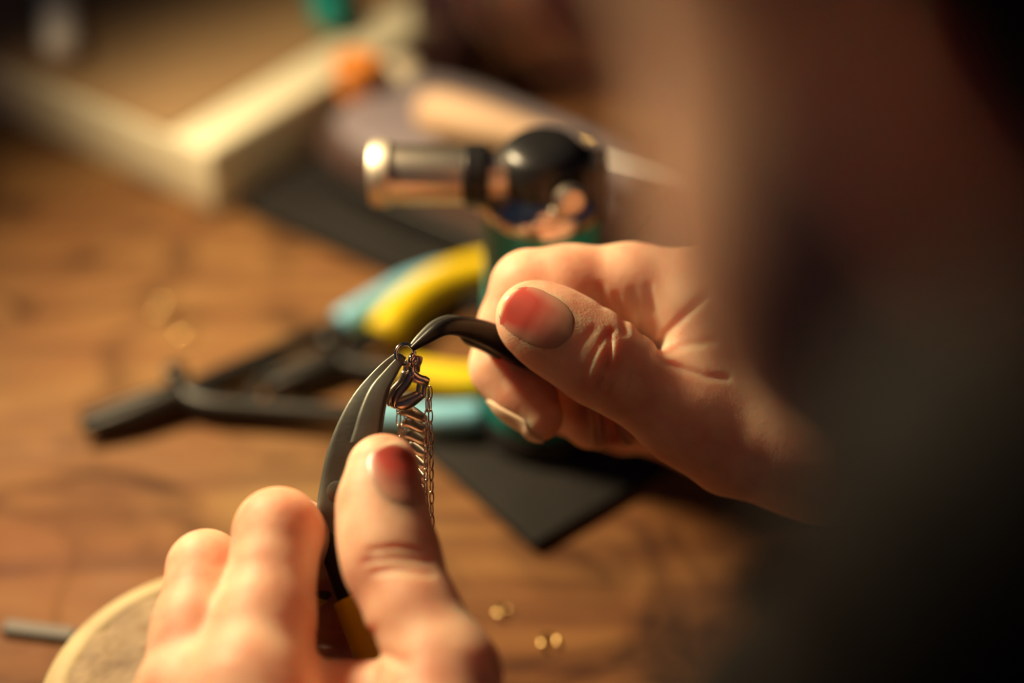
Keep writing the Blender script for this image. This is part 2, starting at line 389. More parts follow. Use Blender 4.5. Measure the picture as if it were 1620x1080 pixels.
mesh('nozzle_lip', *lathe([(0.0082, 0.0340), (0.0094, 0.0346), (0.0094, 0.0390), (0.0086, 0.0400), (0.0070, 0.0400), (0.0068, 0.0335)], n0, na, 32), M['satin'], noz, auto=40)
mesh('gas_pipe', *tube(spline([n0 + na * 0.004 + EZ * -0.006, n0 + na * 0.008 + EZ * -0.011, n0 + na * 0.004 + EZ * -0.014, tb + np.array([-0.009, -0.007, 0.089])], 14), 0.0018, 10), M['steel'], torch)

# two pairs of pliers on the bench
def bench_pliers(label, jaw, pivot, arms, grips, gm, spring):
    t = thing('pliers', B(*pivot), label, 'pliers', 'pliers lying on the bench')
    (jx, jy), (vx, vy) = jaw, pivot
    for k, s in enumerate((-1, 1)):
        a = spline([B(vx, vy, 0.0065), B((vx + jx) / 2 - 4 * s, (vy + jy) / 2 + 9 * s, 0.0065), B(jx, jy + 7 * s, 0.006)], 12)
        mesh('jaw', *tube(a, np.linspace(0.0055, 0.0016, 12), 10), M['blackmetal'], t)
        pa = spline([B(x, y, z) for x, y, z in arms[k]], 16)
        mesh('arm', *tube(pa, np.linspace(0.0042, 0.0034, 16), 10), M['blackmetal'], t)
        pg = spline([B(x, y, z) for x, y, z in grips[k][0]], 20); r = grips[k][1]
        rr = np.full(20, r); rr[0] = r * 0.8; rr[-1] = r * 0.55; rr[-2] = r * 0.9
        mesh('grip', *tube(pg, rr, 14), gm, t)
    mesh('rivet', *lathe([(0.0036, 0), (0.0036, 0.0118), (0.0028, 0.0124)], B(vx, vy, 0.0), n=20), M['blackmetal'], t, auto=40)
    if spring:
        sp = spline([B(x, y, 0.006) for x, y in spring], 14); mesh('spring', *tube(sp, 0.0028, 8, flat=0.3), M['blackmetal'], t)
    return t
bench_pliers('black pliers with light blue handle grips lying open on the bench', (128, 672), (285, 625),
             [[(280, 628, .0065), (400, 575, .0065), (480, 540, .0068), (545, 512, .007)], [(285, 622, .0065), (330, 640, .0065), (430, 648, .0065), (600, 658, .008)]],
             [([(538, 514, .0075), (600, 478, .008), (650, 452, .008), (720, 430, .008)], 0.0052), ([(592, 657, .009), (650, 659, .0095), (710, 660, .0105), (762, 657, .0105)], 0.0049)],
             M['blue'], [(445, 556), (425, 585), (402, 618), (390, 640)])
bench_pliers('yellow-handled pliers lying open on the bench behind the silver bracelet', (425, 604), (528, 572),
             [[(522, 576, .0065), (560, 556, .0065), (612, 520, .008)], [(528, 570, .0065), (575, 582, .0065), (650, 592, .0075)]],
             [([(606, 528, .009), (640, 488, .009), (692, 449, .009), (770, 424, .009), (850, 420, .009)], 0.0063), ([(640, 589, .009), (690, 598, .009), (740, 604, .009), (800, 600, .009)], 0.0057)],
             M['yellow'], None)

# round worn block at the lower left
kc = B(330, 1078, 0.030); kc[2] = 0
blk = thing('bench_block', kc, 'round worn wooden block with pale rim beside the left hand', 'block')
mesh('rim', *lathe([(0.042, 0), (0.0438, 0.002), (0.0438, 0.023), (0.0425, 0.0265), (0.039, 0.029), (0.035, 0.0295), (0.034, 0.027)], kc, n=64), M['rim'], blk)
def rough_top():
    n = 56; V = []; Fc = []
    for i in range(15):
        r = 0.0352 * i / 14
        for j in range(n):
            a = 2 * math.pi * j / n; x, y = r * math.cos(a), r * math.sin(a)
            z = 0.0295 + 0.0007 * math.sin(x * 420 + 2 * math.sin(y * 300)) * math.cos(y * 510 + x * 130) + 0.0006 * (random.random() - .5) - 0.0008 * (1 - i / 14)
            V.append(kc + np.array([x, y, z]))
    for i in range(14):
        for j in range(n): Fc.append((i * n + j, i * n + (j + 1) % n, (i + 1) * n + (j + 1) % n, (i + 1) * n + j))
    return np.array(V), Fc
mesh('worn_top', *rough_top(), M['block'], blk)
# steel strip beside it
q0 = B(8, 996); q1 = B(120, 1010); e, f = frame2(q0, q1)
tag(mesh('steel_strip', *rbox((q0 + q1) / 2 + EZ * 0.0012, e, f, EZ, np.linalg.norm(q1 - q0) / 2, 0.0022, 0.0012, 0.0004, 1), M['darksteel'], auto=40),
    'thin grey steel strip lying beside the round wooden block', 'strip')

# far things: bottle, knob jar, orange cap, rods
p = B(735, 150); bt = thing('bottle', p, 'dark brown glass bottle standing behind the file handle', 'bottle')
mesh('glass', *lathe([(0.019, 0), (0.0215, 0.002), (0.0215, 0.042), (0.019, 0.052), (0.0105, 0.058), (0.0095, 0.064)], p), M['amber'], bt, auto=60)
mesh('cap', *lathe([(0.0105, 0.062), (0.0115, 0.063), (0.0115, 0.078), (0.0105, 0.079)], p, n=28), M['blackplastic'], bt, auto=40)
p = B(640, 232); jr = thing('knob_jar', p, 'small dark jar with a round ivory knob behind the case', 'jar')
mesh('pot', *lathe([(0.013, 0), (0.0155, 0.002), (0.016, 0.012), (0.0145, 0.017)], p), M['amber'], jr, auto=60)
mesh('lid', *lathe([(0.0152, 0.0165), (0.0155, 0.018), (0.006, 0.0205), (0.005, 0.0215)], p), M['blackplastic'], jr, auto=60)
th = np.linspace(-1.3, 1.5, 14); mesh('knob', *lathe([(0.0100 * math.cos(a), 0.0305 + 0.0102 * math.sin(a)) for a in th], p), M['ivory'], jr)
p = B(567, 148, 0.0305); oc = thing('cap_pot', p, 'small orange plastic pot on the box left of the ivory knob', 'pot')
mesh('pot', *lathe([(0.0065, 0), (0.0080, 0.001), (0.0085, 0.009), (0.0085, 0.010)], p, n=28), M['orange'], oc, auto=40)
mesh('lid', *lathe([(0.0090, 0.010), (0.0092, 0.011), (0.0092, 0.0145), (0.0082, 0.0155)], p, n=28), M['orange'], oc, auto=40)
p0 = B(526, 34, 0.038); p1 = B(500, -60, 0.038); d_ = norm(p1 - p0)
sd = thing('screwdriver', B(526, 34, 0.030), 'screwdriver with teal handle lying on the cream box', 'screwdriver')
mesh('handle', *tube([p0, p0 + d_ * 0.003, p0 + d_ * 0.012, p0 + d_ * 0.045, p0 + d_ * 0.05], [0.004, 0.0075, 0.0082, 0.0075, 0.005], 16), M['teal'], sd)
mesh('shaft', *tube([p0 + d_ * 0.048, p0 + d_ * 0.11], 0.002, 10), M['greymetal'], sd)
p0 = B(98, 86, 0.038); p1 = B(84, -70, 0.038); d_ = norm(p1 - p0)
bs = thing('brush', B(98, 86, 0.030), 'pale round-ended brush handle lying on the brown box top', 'brush')
mesh('handle', *tube([p0, p0 + d_ * 0.002, p0 + d_ * 0.010, p0 + d_ * 0.05, p0 + d_ * 0.09], [0.003, 0.0062, 0.008, 0.007, 0.005], 16), M['white'], bs)
mesh('bristles', *tube([p0 + d_ * 0.09, p0 + d_ * 0.12], [0.005, 0.008], 14), M['hair'], bs)
# folded white paper right of the torch
p = B(990, 452); V = []; Fc = []
for i in range(9):
    for j in range(9):
        x = (i / 8 - .5) * 0.055; y = (j / 8 - .5) * 0.045
        V.append(p + np.array([x, y + 0.3 * x, 0.006 + 0.005 * math.sin(i * 0.9 + j * .4) * math.cos(j * 0.7) + 0.012 * (j / 8) ** 2]))
for i in range(8):
    for j in range(8): Fc.append((i * 9 + j, i * 9 + j + 1, i * 9 + j + 10, i * 9 + j + 9))
pp = mesh('paper_tissue', V, Fc, M['white']); md = pp.modifiers.new('s', 'SOLIDIFY'); md.thickness = 0.0008
tag(pp, 'crumpled white paper lying right of the torch behind the hand', 'paper')
# brass scraps
for (x, y, r, lb) in [(252, 488, 8, 'brass wire curl on the bench above the black plier jaws'), (294, 522, 10, 'wider brass wire curl on the bench nearest the blue-gripped pliers'),
                      (795, 968, 5, 'brass wire curl on the bench right of the left thumb'), (868, 1016, 6, 'brass wire curl on the bench below the dark square plate')]:
    c = B(x, y, 0.0008); R_ = r * 0.0004; a0 = random.random() * 6
    pts = [c + np.array([R_ * math.cos(a0 + t), R_ * math.sin(a0 + t), 0.0002 * t]) for t in np.linspace(0, 4.6, 18)]
    tag(mesh('brass_curl', *tube(pts, 0.0006, 8), M['brass']), lb, 'wire', 'brass wire curls on the bench')

# ------------------------------------------------------------------ pliers held in the left hand
lp = thing('curved_pliers', P(530, 820, 0.368), 'grey curved-jaw pliers with yellow grip held in left hand', 'pliers')
j1 = [(628, 556, 638, 562, 371.5, 1.8), (600, 578, 616, 585, 371, 3.0), (562, 620, 593, 612, 370, 4.6), (537, 664, 582, 650, 369, 5.6), (519, 712, 594, 694, 368.5, 6.4), (508, 762, 590, 752, 368, 6.8), (503, 805, 574, 806, 367, 6.8), (512, 845, 556, 850, 367, 6)]
mesh('jaw', *band(j1, 44, 28, 0.28), M['gunmetal'], lp)
j2 = [(634, 559, 643, 566, 371.5, 2.0), (611, 583, 629, 591, 370.5, 4.0), (587, 611, 615, 620, 369, 6.2), (571, 646, 608, 655, 367.8, 7.6), (561, 680, 604, 683, 367.2, 8.4), (555, 699, 602, 692, 367, 8.6)]
mesh('jaw', *band(j2, 40, 28, 0.28), M['gunmetal'], lp)
rv = P(534, 778, 0.3635)
mesh('rivet', *lathe([(0.0026, 0), (0.0026, 0.0001), (0.0022, 0.0003)], rv, -AF, 24), M['gunmetal'], lp, auto=40)
h1 = [(520, 830, 368, 3.2), (535, 880, 366, 3.3), (548, 920, 364, 3.3), (562, 955, 362, 3.2)]
a = spline([P(x, y, d / 1000) for x, y, d, r in h1], 14); h1m = mesh('handle', *tube(a, 0.0036, 14), M['blackmetal'], lp)
g1 = [(556, 945, 362.5), (572, 985, 361), (592, 1040, 358), (615, 1120, 352), (630, 1200, 346)]
mesh('grip', *tube(spline([P(x, y, d / 1000) for x, y, d in g1], 16), 0.0046, 14), M['yellow'], h1m)
h2 = [(545, 830, 371), (530, 890, 378), (505, 950, 382)]
h2m = mesh('handle', *tube(spline([P(x, y, d / 1000) for x, y, d in h2], 12), 0.0034, 14), M['gunmetal'], lp)
mesh('grip', *tube(spline([P(x, y, d / 1000) for x, y, d in [(510, 940, 382), (490, 1000, 382), (480, 1100, 376)]], 12), 0.0046, 14), M['yellow'], h2m)
# ------------------------------------------------------------------ pliers held in the right hand
rp = thing('bent_nose_pliers', P(870, 580, 0.395), 'black bent-nose pliers pinched between right thumb and index finger', 'pliers')
k1 = [(648, 549, 655, 555, 371, 1.8), (664, 532, 680, 543, 372, 3.0), (688, 511, 703, 532, 374, 4.4), (715, 501, 720, 531, 377, 5.2), (746, 502, 742, 538, 381, 5.6), (780, 510, 772, 551, 385, 6), (815, 528, 802, 570, 388, 6), (860, 555, 845, 595, 391, 6.5), (890, 575, 875, 612, 393, 6)]
mesh('jaw', *band(k1, 44, 22, 0.75), M['blackmetal'], rp)
k2 = [(647, 546, 652, 552, 372.5, 1.6), (660, 529, 672, 538, 374, 2.4), (684, 507, 697, 524, 377, 3.2), (712, 498, 716, 520, 380.5, 3.8), (742, 505, 735, 543, 384, 4.4), (776, 516, 765, 557, 388, 4.6), (810, 535, 796, 577, 391, 5), (850, 565, 836, 604, 394, 5), (885, 590, 868, 622, 396, 5)]
mesh('jaw', *band(k2, 44, 22, 0.75), M['gunmetal'], rp)
for k, s in ((0, -1), (1, 1)):
    pth = spline([P(870, 588, 0.3945), P(930, 598 + 6 * s, 0.398 + .002 * s), P(1010, 590 + 16 * s, 0.401 + .003 * s), P(1080, 590 + 18 * s, 0.404 + .003 * s)], 14)
    mesh('handle', *tube(pth, 0.0028, 12), M['blackmetal'], rp)
mesh('rivet', *lathe([(0.003, -0.004), (0.003, 0.004)], P(872, 590, 0.394), -AF, 20), M['gunmetal'], rp, auto=40)

# ------------------------------------------------------------------ bracelet
br = thing('bracelet', P(655, 600, 0.372), 'silver ladder bracelet of wing-shaped rungs and fine chains held by pliers', 'bracelet')
def ring(c, R, r, ax1, ax2, n=24, m_=8, sx=1.0):
    t = np.linspace(0, 2 * math.pi, n, endpoint=False)
    return tube([np.asarray(c) + R * sx * math.cos(a) * ax1 + R * math.sin(a) * ax2 for a in t], r, m_, closed=True)
ax1 = norm(AR * 0.85 + AF * 0.45 + AU * 0.2); ax2 = norm(AU - ax1 * (AU @ ax1))
mesh('jump_ring', *ring(P(641, 560, 0.3712), 0.0024, 0.00052, ax1, ax2, 32, 10), M['chrome'], br)
def plate_mesh(poly, d0, thick, bulge=0.12):
    """flat shaped plate, outline in order, rounded edge"""
    p = np.array([P(x, y, d0 / 1000) for x, y in spline(list(poly) + [poly[0]], 96)[:-1]])
    c = p.mean(0); n = len(p)
    tang = np.roll(p, -1, 0) - np.roll(p, 1, 0); nr = np.cross(tang, AF); nr /= np.linalg.norm(nr, axis=1)[:, None] + 1e-12
    if np.mean(np.einsum('ij,ij->i', nr, p - c)) < 0: nr = -nr
    e = bulge / 1000; rings = [p - nr * e - AF * thick / 2000, p - AF * thick / 2600, p + AF * thick / 2600, p - nr * e + AF * thick / 2000]
    return rings_to_mesh(rings)
def bar(pts, r, d0):
    return tube(spline([P(x, y, d0 / 1000) for x, y in pts], 14), np.interp(np.linspace(0, 1, 14), np.linspace(0, 1, len(r)), np.array(r) / 1000), 12, flat=None if len(r) > 9 else 0.55, up=AF)
def end_plate(dx, dy, d0):
    sh = lambda L: [(x + dx, y + dy) for x, y in L]
    return merge(bar(sh([(652, 572), (652, 584), (653, 596)]), [0.55, 0.85, 1.2], d0), bar(sh([(652, 590), (662, 599), (672, 602), (679, 604)]), [1.0, 1.15, 1.15, 0.8], d0),
                 bar(sh([(651, 590), (643, 607), (631, 621), (625, 634), (625, 645)]), [0.95, 1.0, 1.05, 0.95, 0.45], d0),
                 bar(sh([(625, 640), (637, 641), (652, 635), (670, 624)]), [0.7, 1.35, 1.25, 0.7], d0), bar(sh([(674, 604), (671, 614), (670, 627)]), [0.7, 0.6, 0.6], d0))
mesh('end_plate', *end_plate(0, 0, 371.2), M['bronze'], br)
mesh('end_plate', *end_plate(-8.5, -2.5, 373.2), M['bronze'], br)
mesh('bail', *ring(P(653, 570, 0.3715), 0.0014, 0.00052, norm(AF + AR * .4), AU, 20, 8), M['chrome'], br)
mesh('clasp_tongue', *plate_mesh([(659, 562), (668, 565), (668, 572), (665, 580), (664, 588), (659, 590), (656, 582), (656, 570)], 373, 1.2), M['bronze'], br)
# strap frame: right edge line and width direction that turns away downwards
def strap(y):
    t = (y - 612) / 240.0
    right = P(677 - 5 * t, y, 0.372 + 0.001 * t)
    ang = math.radians(18 + 48 * t)
    wd = -AR * math.cos(ang) + AF * math.sin(ang) - AU * 0.10
    td = AF * math.cos(ang) + AR * math.sin(ang) * 0.9
    return right, norm(wd), norm(td), 0.0082
rung_y = [655, 672, 691, 711, 731, 751, 772, 793, 814]
for i, y in enumerate(rung_y):
    rt, wd, td, W = strap(y); hh = 0.0016
    rings = []
    for t in np.linspace(0, 1, 14):
        c = rt + wd * W * (0.09 + 0.82 * t) + AU * (0.0011 * math.sin((t - .35) * 3.2)) + td * 0.0009
        hgt = hh * (0.28 + 0.72 * math.sin(math.pi * (0.08 + 0.84 * t)) ** 0.8); th = np.linspace(0, 2 * math.pi, 10, endpoint=False)
        rings.append(c + np.outer(np.cos(th) * hgt, AU) + np.outer(np.sin(th) * 0.00055, td))
    mesh('rung', *rings_to_mesh(rings), M['bronze'], br)
for side in (0.02, 0.98):
    for lay in (0.0, 0.0019):
        y = 612; k = 0
        while y < 838:
            yy = y + 9.5; rt, wd, td, W = strap(yy); c = rt + wd * W * side + td * lay
            a_ = norm(wd if k % 2 == 0 else td)
            mesh('chain_link', *ring(c, 0.00165, 0.00020, a_, -AU, 14, 6, 0.34), M['bronze'], br)
            if k % 2 == 0:
                mesh('link_bead', *lathe([(0.0001, -0.0004), (0.00035, -0.0002), (0.0004, 0), (0.00035, 0.0002), (0.0001, 0.0004)], c - AU * 0.0016, AR, 8), M['chrome'], br)
            y += 18.5; k += 1

# ------------------------------------------------------------------ the person: hands
def J(px, py, d, rpx): return (C(px, py, d), rpx * d / FPX)
def proj(p): return 810 + p[:, 0] / p[:, 2] * FPX, 540 - p[:, 1] / p[:, 2] * FPX
def seg_dist(x, y, pl):
    d = None
    for (x0, y0), (x1, y1) in zip(pl[:-1], pl[1:]):
        bx, by = x1 - x0, y1 - y0; h = np.clip(((x - x0) * bx + (y - y0) * by) / (bx * bx + by * by), 0, 1)
        q = np.hypot(x - x0 - h * bx, y - y0 - h * by); d = q if d is None else np.minimum(d, q)
    return d
def creases(p, d, lines, zmax):
    """skin folds pressed into the near side: (polyline, depth mm, width px)"""
    x, y = proj(p); near = (p[:, 2] < zmax) & (np.abs(d) < 4)
    out = d.copy()
    if near.any():
        xs, ys = x[near], y[near]; add = np.zeros(near.sum(), np.float32)
        for pl, dep, wd in lines: add += dep * np.exp(-(seg_dist(xs, ys, pl) / wd) ** 2)
        out[near] += add
    return out

R_thumb = [J(843, 503, 379, 59), J(872, 520, 379, 65), J(915, 546, 379, 67), J(955, 573, 379, 69), J(1008, 608, 380, 62), J(1085, 660, 382, 70)]
R_meta = [J(1085, 660, 382, 70), J(1160, 700, 384, 82), J(1300, 720, 384, 105)]
R_index = [J(1120, 478, 397, 84), J(1000, 455, 398, 67), J(900, 452, 398, 61), J(838, 457, 398, 62)]
R_index2 = [J(838, 457, 398, 62), J(815, 515, 399, 56), J(803, 578, 398, 57)]
R_index3 = [J(803, 578, 398, 57), J(827, 622, 395, 47), J(854, 666, 392, 31)]
R_mid = [J(1110, 560, 418, 80), J(960, 540, 420, 56), J(885, 550, 420, 54)]
R_mid2 = [J(885, 550, 420, 54), J(895, 640, 412, 44), J(935, 668, 404, 38), J(988, 668, 399, 34)]
R_ring = [J(1110, 630, 434, 76), J(980, 610, 438, 52), J(910, 615, 436, 48), J(930, 650, 424, 40), J(1000, 668, 414, 36)]
R_pink = [J(1120, 690, 446, 66), J(1020, 668, 448, 44), J(970, 668, 444, 40), J(985, 680, 432, 34), J(1040, 690, 424, 32)]
wristR = C(1540, 700, 385)
def fR(p):
    palm = smin(cap(p, C(1120, 478, 397), C(1330, 600, 390), 12.8, 19), cap(p, C(1110, 560, 416), C(1330, 620, 400), 12.5, 18), 10)
    palm = smin(palm, cap(p, C(1110, 630, 432), C(1330, 660, 410), 12, 17), 10)
    palm = smin(palm, cap(p, C(1120, 690, 444), C(1330, 720, 412), 11, 17), 10)
    palm = smin(palm, cap(p, C(1310, 650, 396), wristR, 24, 23), 14)
    web = cap(p, C(1108, 500, 391), C(1118, 640, 387), 9.5, 10)
    palm = smin(palm, chain(p, R_meta, 3), 12); palm = smin(palm, web, 9)
    th = chain(p, R_thumb, 4)
    a = smin(palm, th, 6)
    ix = chain(p, R_index, 4); a = smin(a, ix, 5)
    ix2 = smin(chain(p, R_index2, 3), chain(p, R_index3, 3), 3)
    pulp = cap(p, C(845, 612, 392), C(862, 652, 390), 4.5, 3.6); ix2 = smin(ix2, pulp, 5)
    a = smin(a, ix2, 1.5)
    a = smin(a, chain(p, R_mid, 3), 3); a = smin(a, chain(p, R_mid2, 3), 1.5)
    a = smin(a, chain(p, R_ring, 3), 2); a = smin(a, chain(p, R_pink, 3), 2)
    L = [([(925, 600), (938, 565), (957, 530), (970, 522)], 0.5, 3.5), ([(948, 612), (962, 578), (966, 545), (964, 525)], 0.75, 3.2), ([(905, 580), (918, 545), (940, 520)], 0.30, 5),
         ([(985, 570), (978, 598), (968, 620)], 0.45, 4), ([(1002, 580), (997, 605), (988, 626)], 0.35, 4), ([(1022, 595), (1018, 620), (1010, 640)], 0.25, 4), ([(935, 590), (950, 550)], -0.35, 8), ([(972, 575), (974, 545)], -0.35, 7),
         ([(1036, 562), (1052, 530), (1085, 498), (1118, 468)], 0.85, 7), ([(1045, 572), (1080, 583), (1120, 596), (1150, 598)], 0.6, 6), ([(1050, 560), (1090, 545), (1130, 540)], 0.35, 7),
         ([(975, 468), (985, 500), (990, 525)], 0.6, 6), ([(1002, 460), (1012, 498), (1012, 535)], 0.45, 6), ([(950, 455), (955, 480)], 0.5, 7), ([(1028, 452), (1035, 490)], 0.35, 6)]
    return creases(p, a, L, 402)

L_thumb = [J(606, 744, 352, 58), J(604, 800, 348, 66), J(610, 850, 344, 70), J(622, 893, 341, 72), J(655, 970, 334, 69), J(705, 1070, 326, 78)]
L_meta = [J(705, 1070, 326, 78), J(690, 1180, 318, 110), J(610, 1330, 310, 140)]
L_index = [J(395, 1095, 330, 92), J(420, 980, 340, 74), J(440, 842, 352, 69)]
L_index2 = [J(440, 842, 352, 69), J(470, 855, 372, 60), J(530, 890, 386, 54), J(600, 930, 384, 46), J(635, 945, 378, 40)]
L_mid = [J(300, 1110, 336, 86), J(310, 1000, 346, 66), J(325, 899, 357, 60)]
L_mid2 = [J(325, 899, 357, 60), J(370, 925, 377, 56), J(440, 955, 386, 52), J(520, 975, 385, 46), J(570, 985, 380, 40)]
L_ring = [J(270, 1160, 346, 78), J(300, 1060, 360, 60), J(335, 985, 368, 54), J(390, 1015, 382, 50), J(470, 1040, 384, 46), J(540, 1060, 378, 40)]
L_pink = [J(270, 1220, 352, 66), J(310, 1140, 368, 50), J(345, 1090, 366, 46), J(410, 1110, 368, 42), J(480, 1130, 366, 36)]
wristL = C(410, 1680, 300)
def fL(p):
    palm = smin(cap(p, C(395, 1095, 330), C(450, 1420, 308), 12.5, 19), cap(p, C(300, 1110, 336), C(400, 1430, 308), 12, 18), 8)
    palm = smin(palm, cap(p, C(270, 1160, 348), C(370, 1440, 312), 11.5, 17), 8)
    palm = smin(palm, cap(p, C(270, 1220, 356), C(350, 1450, 316), 10, 16), 8)
    palm = smin(palm, cap(p, C(410, 1430, 308), wristL, 23, 22), 14)
    palm = smin(palm, chain(p, L_meta, 3), 14)
    palm = smin(palm, cap(p, C(430, 1110, 342), C(680, 1110, 338), 9, 9), 9)
    a = smin(palm, chain(p, L_thumb, 4), 7)
    a = smin(a, chain(p, L_index, 4), 5); a = smin(a, chain(p, L_mid, 4), 2.5)
    a = smin(a, chain(p, L_index2, 4), 2.0); a = smin(a, chain(p, L_mid2, 4), 1.5)
    a = smin(a, chain(p, L_ring, 3), 2); a = smin(a, chain(p, L_pink, 3), 2)
    L = [([(585, 872), (625, 866), (668, 872)], 0.5, 5), ([(580, 888), (625, 882), (678, 890)], 0.6, 5), ([(592, 905), (635, 900), (682, 908)], 0.5, 5),
         ([(590, 1000), (600, 1030), (640, 1050)], 0.8, 9)]
    return creases(p, a, L, 349)

# body frame (world mm)
hf = norm([-0.46, 0.58, -0.67]); hu = np.array([-0.60, 0.48, 0.66]); hu = norm(hu - hf * (hu @ hf)); hl = np.cross(hu, hf)   # forward, up, person's left
HC = np.array([79.5, 142.0, 304.0])
HR = np.stack([hl, hf, hu])      # rows: local axes
def HW(x, y, z): return HC + hl * x + hf * y + hu * z
def w2c(p): return world2cam(np.asarray(p) / 1000.0)
W2C = np.stack([AR, AU, AF])
def to_world(p): return p @ W2C.astype(np.float32) + (CAM * 1000).astype(np.float32)
wrL = cam2world(wristL) * 1000; wrR = cam2world(wristR) * 1000
NECK = np.array([118., 20., 205.]); SHL = np.array([-45., -40., 160.]); SHR = np.array([305., -30., 160.])
ELL = np.array([-115., 10., -30.]); ELR = np.array([370., 130., 10.])
def head_sdf(q):
    """q in head-local mm (left, forward, up)"""
    a = ell(q, (0, -12, 38), (73, 94, 80))
    a = smin(a, ell(q, (0, 28, -22), (58, 60, 74)), 20)
    for s in (-1, 1):
        a = smin(a, cap(q, (s * 50, 0, -52), (s * 14, 66, -92), 15, 17), 16)
        a = smin(a, ell(q, (s * 36, 58, -26), (26, 24, 28)), 18)
        a = smin(a, cap(q, (s * 12, 84, 20), (s * 40, 74, 18), 12, 11), 10)
    a = smin(a, ell(q, (0, 74, -94), (19, 17, 16)), 12)
    a = smin(a, cap(q, (0, 86, 10), (0, 106, -26), 7, 11), 8)
    for s in (-1, 1):
        a = smin(a, ell(q, (s * 11, 96, -30), (8, 9, 7)), 5)
        e = ell(q, (s * 31, 92, 4), (17, 12, 10)); a = -smin(-a, e, 6)
        a = smin(a, ell(q, (s * 31, 76, 10), (15, 13.6, 8)), 3); a = smin(a, ell(q, (s * 31, 75, -5), (14, 12.5, 4.5)), 3)
        a = smin(a, ell(q, (s * 76, -8, -6), (6, 19, 32)), 6)
        a = -smin(-a, ell(q, (s * 82, -6, -2), (5, 10, 18)), 4)
    a = smin(a, cap(q, (-20, 82, -57), (20, 82, -57), 5, 5), 6); a = smin(a, cap(q, (-16, 82, -67), (16, 82, -67), 6, 6), 6)
    a = -smin(-a, cap(q, (-22, 90, -62), (22, 90, -62), 1.6, 1.6), 3)
    return a
def head_local(pw): return (pw - HC.astype(np.float32)) @ HR.T.astype(np.float32)
def torso_parts(pw, g=0.0):
    a = smin(ell(pw, (135, -75, 40), (150 + g, 92 + g, 165 + g)), ell(pw, (140, -110, -150), (138 + g, 92 + g, 150 + g)), 40)
    a = smin(a, cap(pw, NECK + np.array([0, -25, -45]), SHL, 62 + g, 48 + g), 40); a = smin(a, cap(pw, NECK + np.array([0, -25, -45]), SHR, 62 + g, 48 + g), 40)
    return a
def arm_parts(pw, g=0.0):
    a = smin(cap(pw, SHL, ELL, 48 + g, 38 + g), cap(pw, ELL, wrL, 38 + g, 23 + g), 14)
    b = smin(cap(pw, SHR, ELR, 48 + g, 38 + g), cap(pw, ELR, wrR, 38 + g, 23 + g), 14)
    return np.minimum(a, b)
def fBody(pw):
    a = head_sdf(head_local(pw))
    a = smin(a, cap(pw, HW(0, -28, -50), NECK, 54, 60), 22)
    a = smin(a, torso_parts(pw), 25); a = smin(a, arm_parts(pw), 20)
    # the fine hand meshes take over beyond the wrists
    for wpt, el in ((wrL, ELL), (wrR, ELR)):
        n = norm(wpt - el).astype(np.float32); t = (pw - wpt.astype(np.float32)) @ n
        cut = np.where(np.linalg.norm(pw - wpt.astype(np.float32), axis=1) < 90, t - 1.0, -1e3)
        a = np.maximum(a, cut)
    return np.maximum(a, -240 - pw[:, 2])

def bounds(chains, pad):
    pts = np.array([c for ch in chains for c, r in ch]); return pts.min(0) - pad, pts.max(0) + pad
loR, hiR = bounds([R_thumb, R_meta, R_index, R_index2, R_index3, R_mid, R_mid2, R_ring, R_pink, [(wristR, 1)]], 26)
loL, hiL = bounds([L_thumb, L_meta, L_index, L_index2, L_mid, L_mid2, L_ring, L_pink, [(wristL, 1)]], 26)
elc = {}
def clip(f, wpt, el):
    n = norm(w2c(wpt) - w2c(el)).astype(np.float32); wc = w2c(wpt).astype(np.float32)
    return lambda p: np.maximum(f(p), -((p - wc) @ n) - 3.0)
HV = 0.6
vR, fcR = polygonize(clip(fR, wrR, ELR), loR, hiR, HV)
vL, fcL = polygonize(clip(fL, wrL, ELL), loL, hiL, HV)
vB, fcB = polygonize(fBody, (-190, -240, -250), (450, 330, 440), 4.0)
vb, fb = merge((cam2world(vR), fcR), (cam2world(vL), fcL), (vB / 1000, fcB))
person = mesh('person', vb, fb, M['skin'], origin=np.array([0.152, -0.11, -0.24]))
tag(person, 'person in dark clothing leaning over, holding pliers in both hands', 'person')

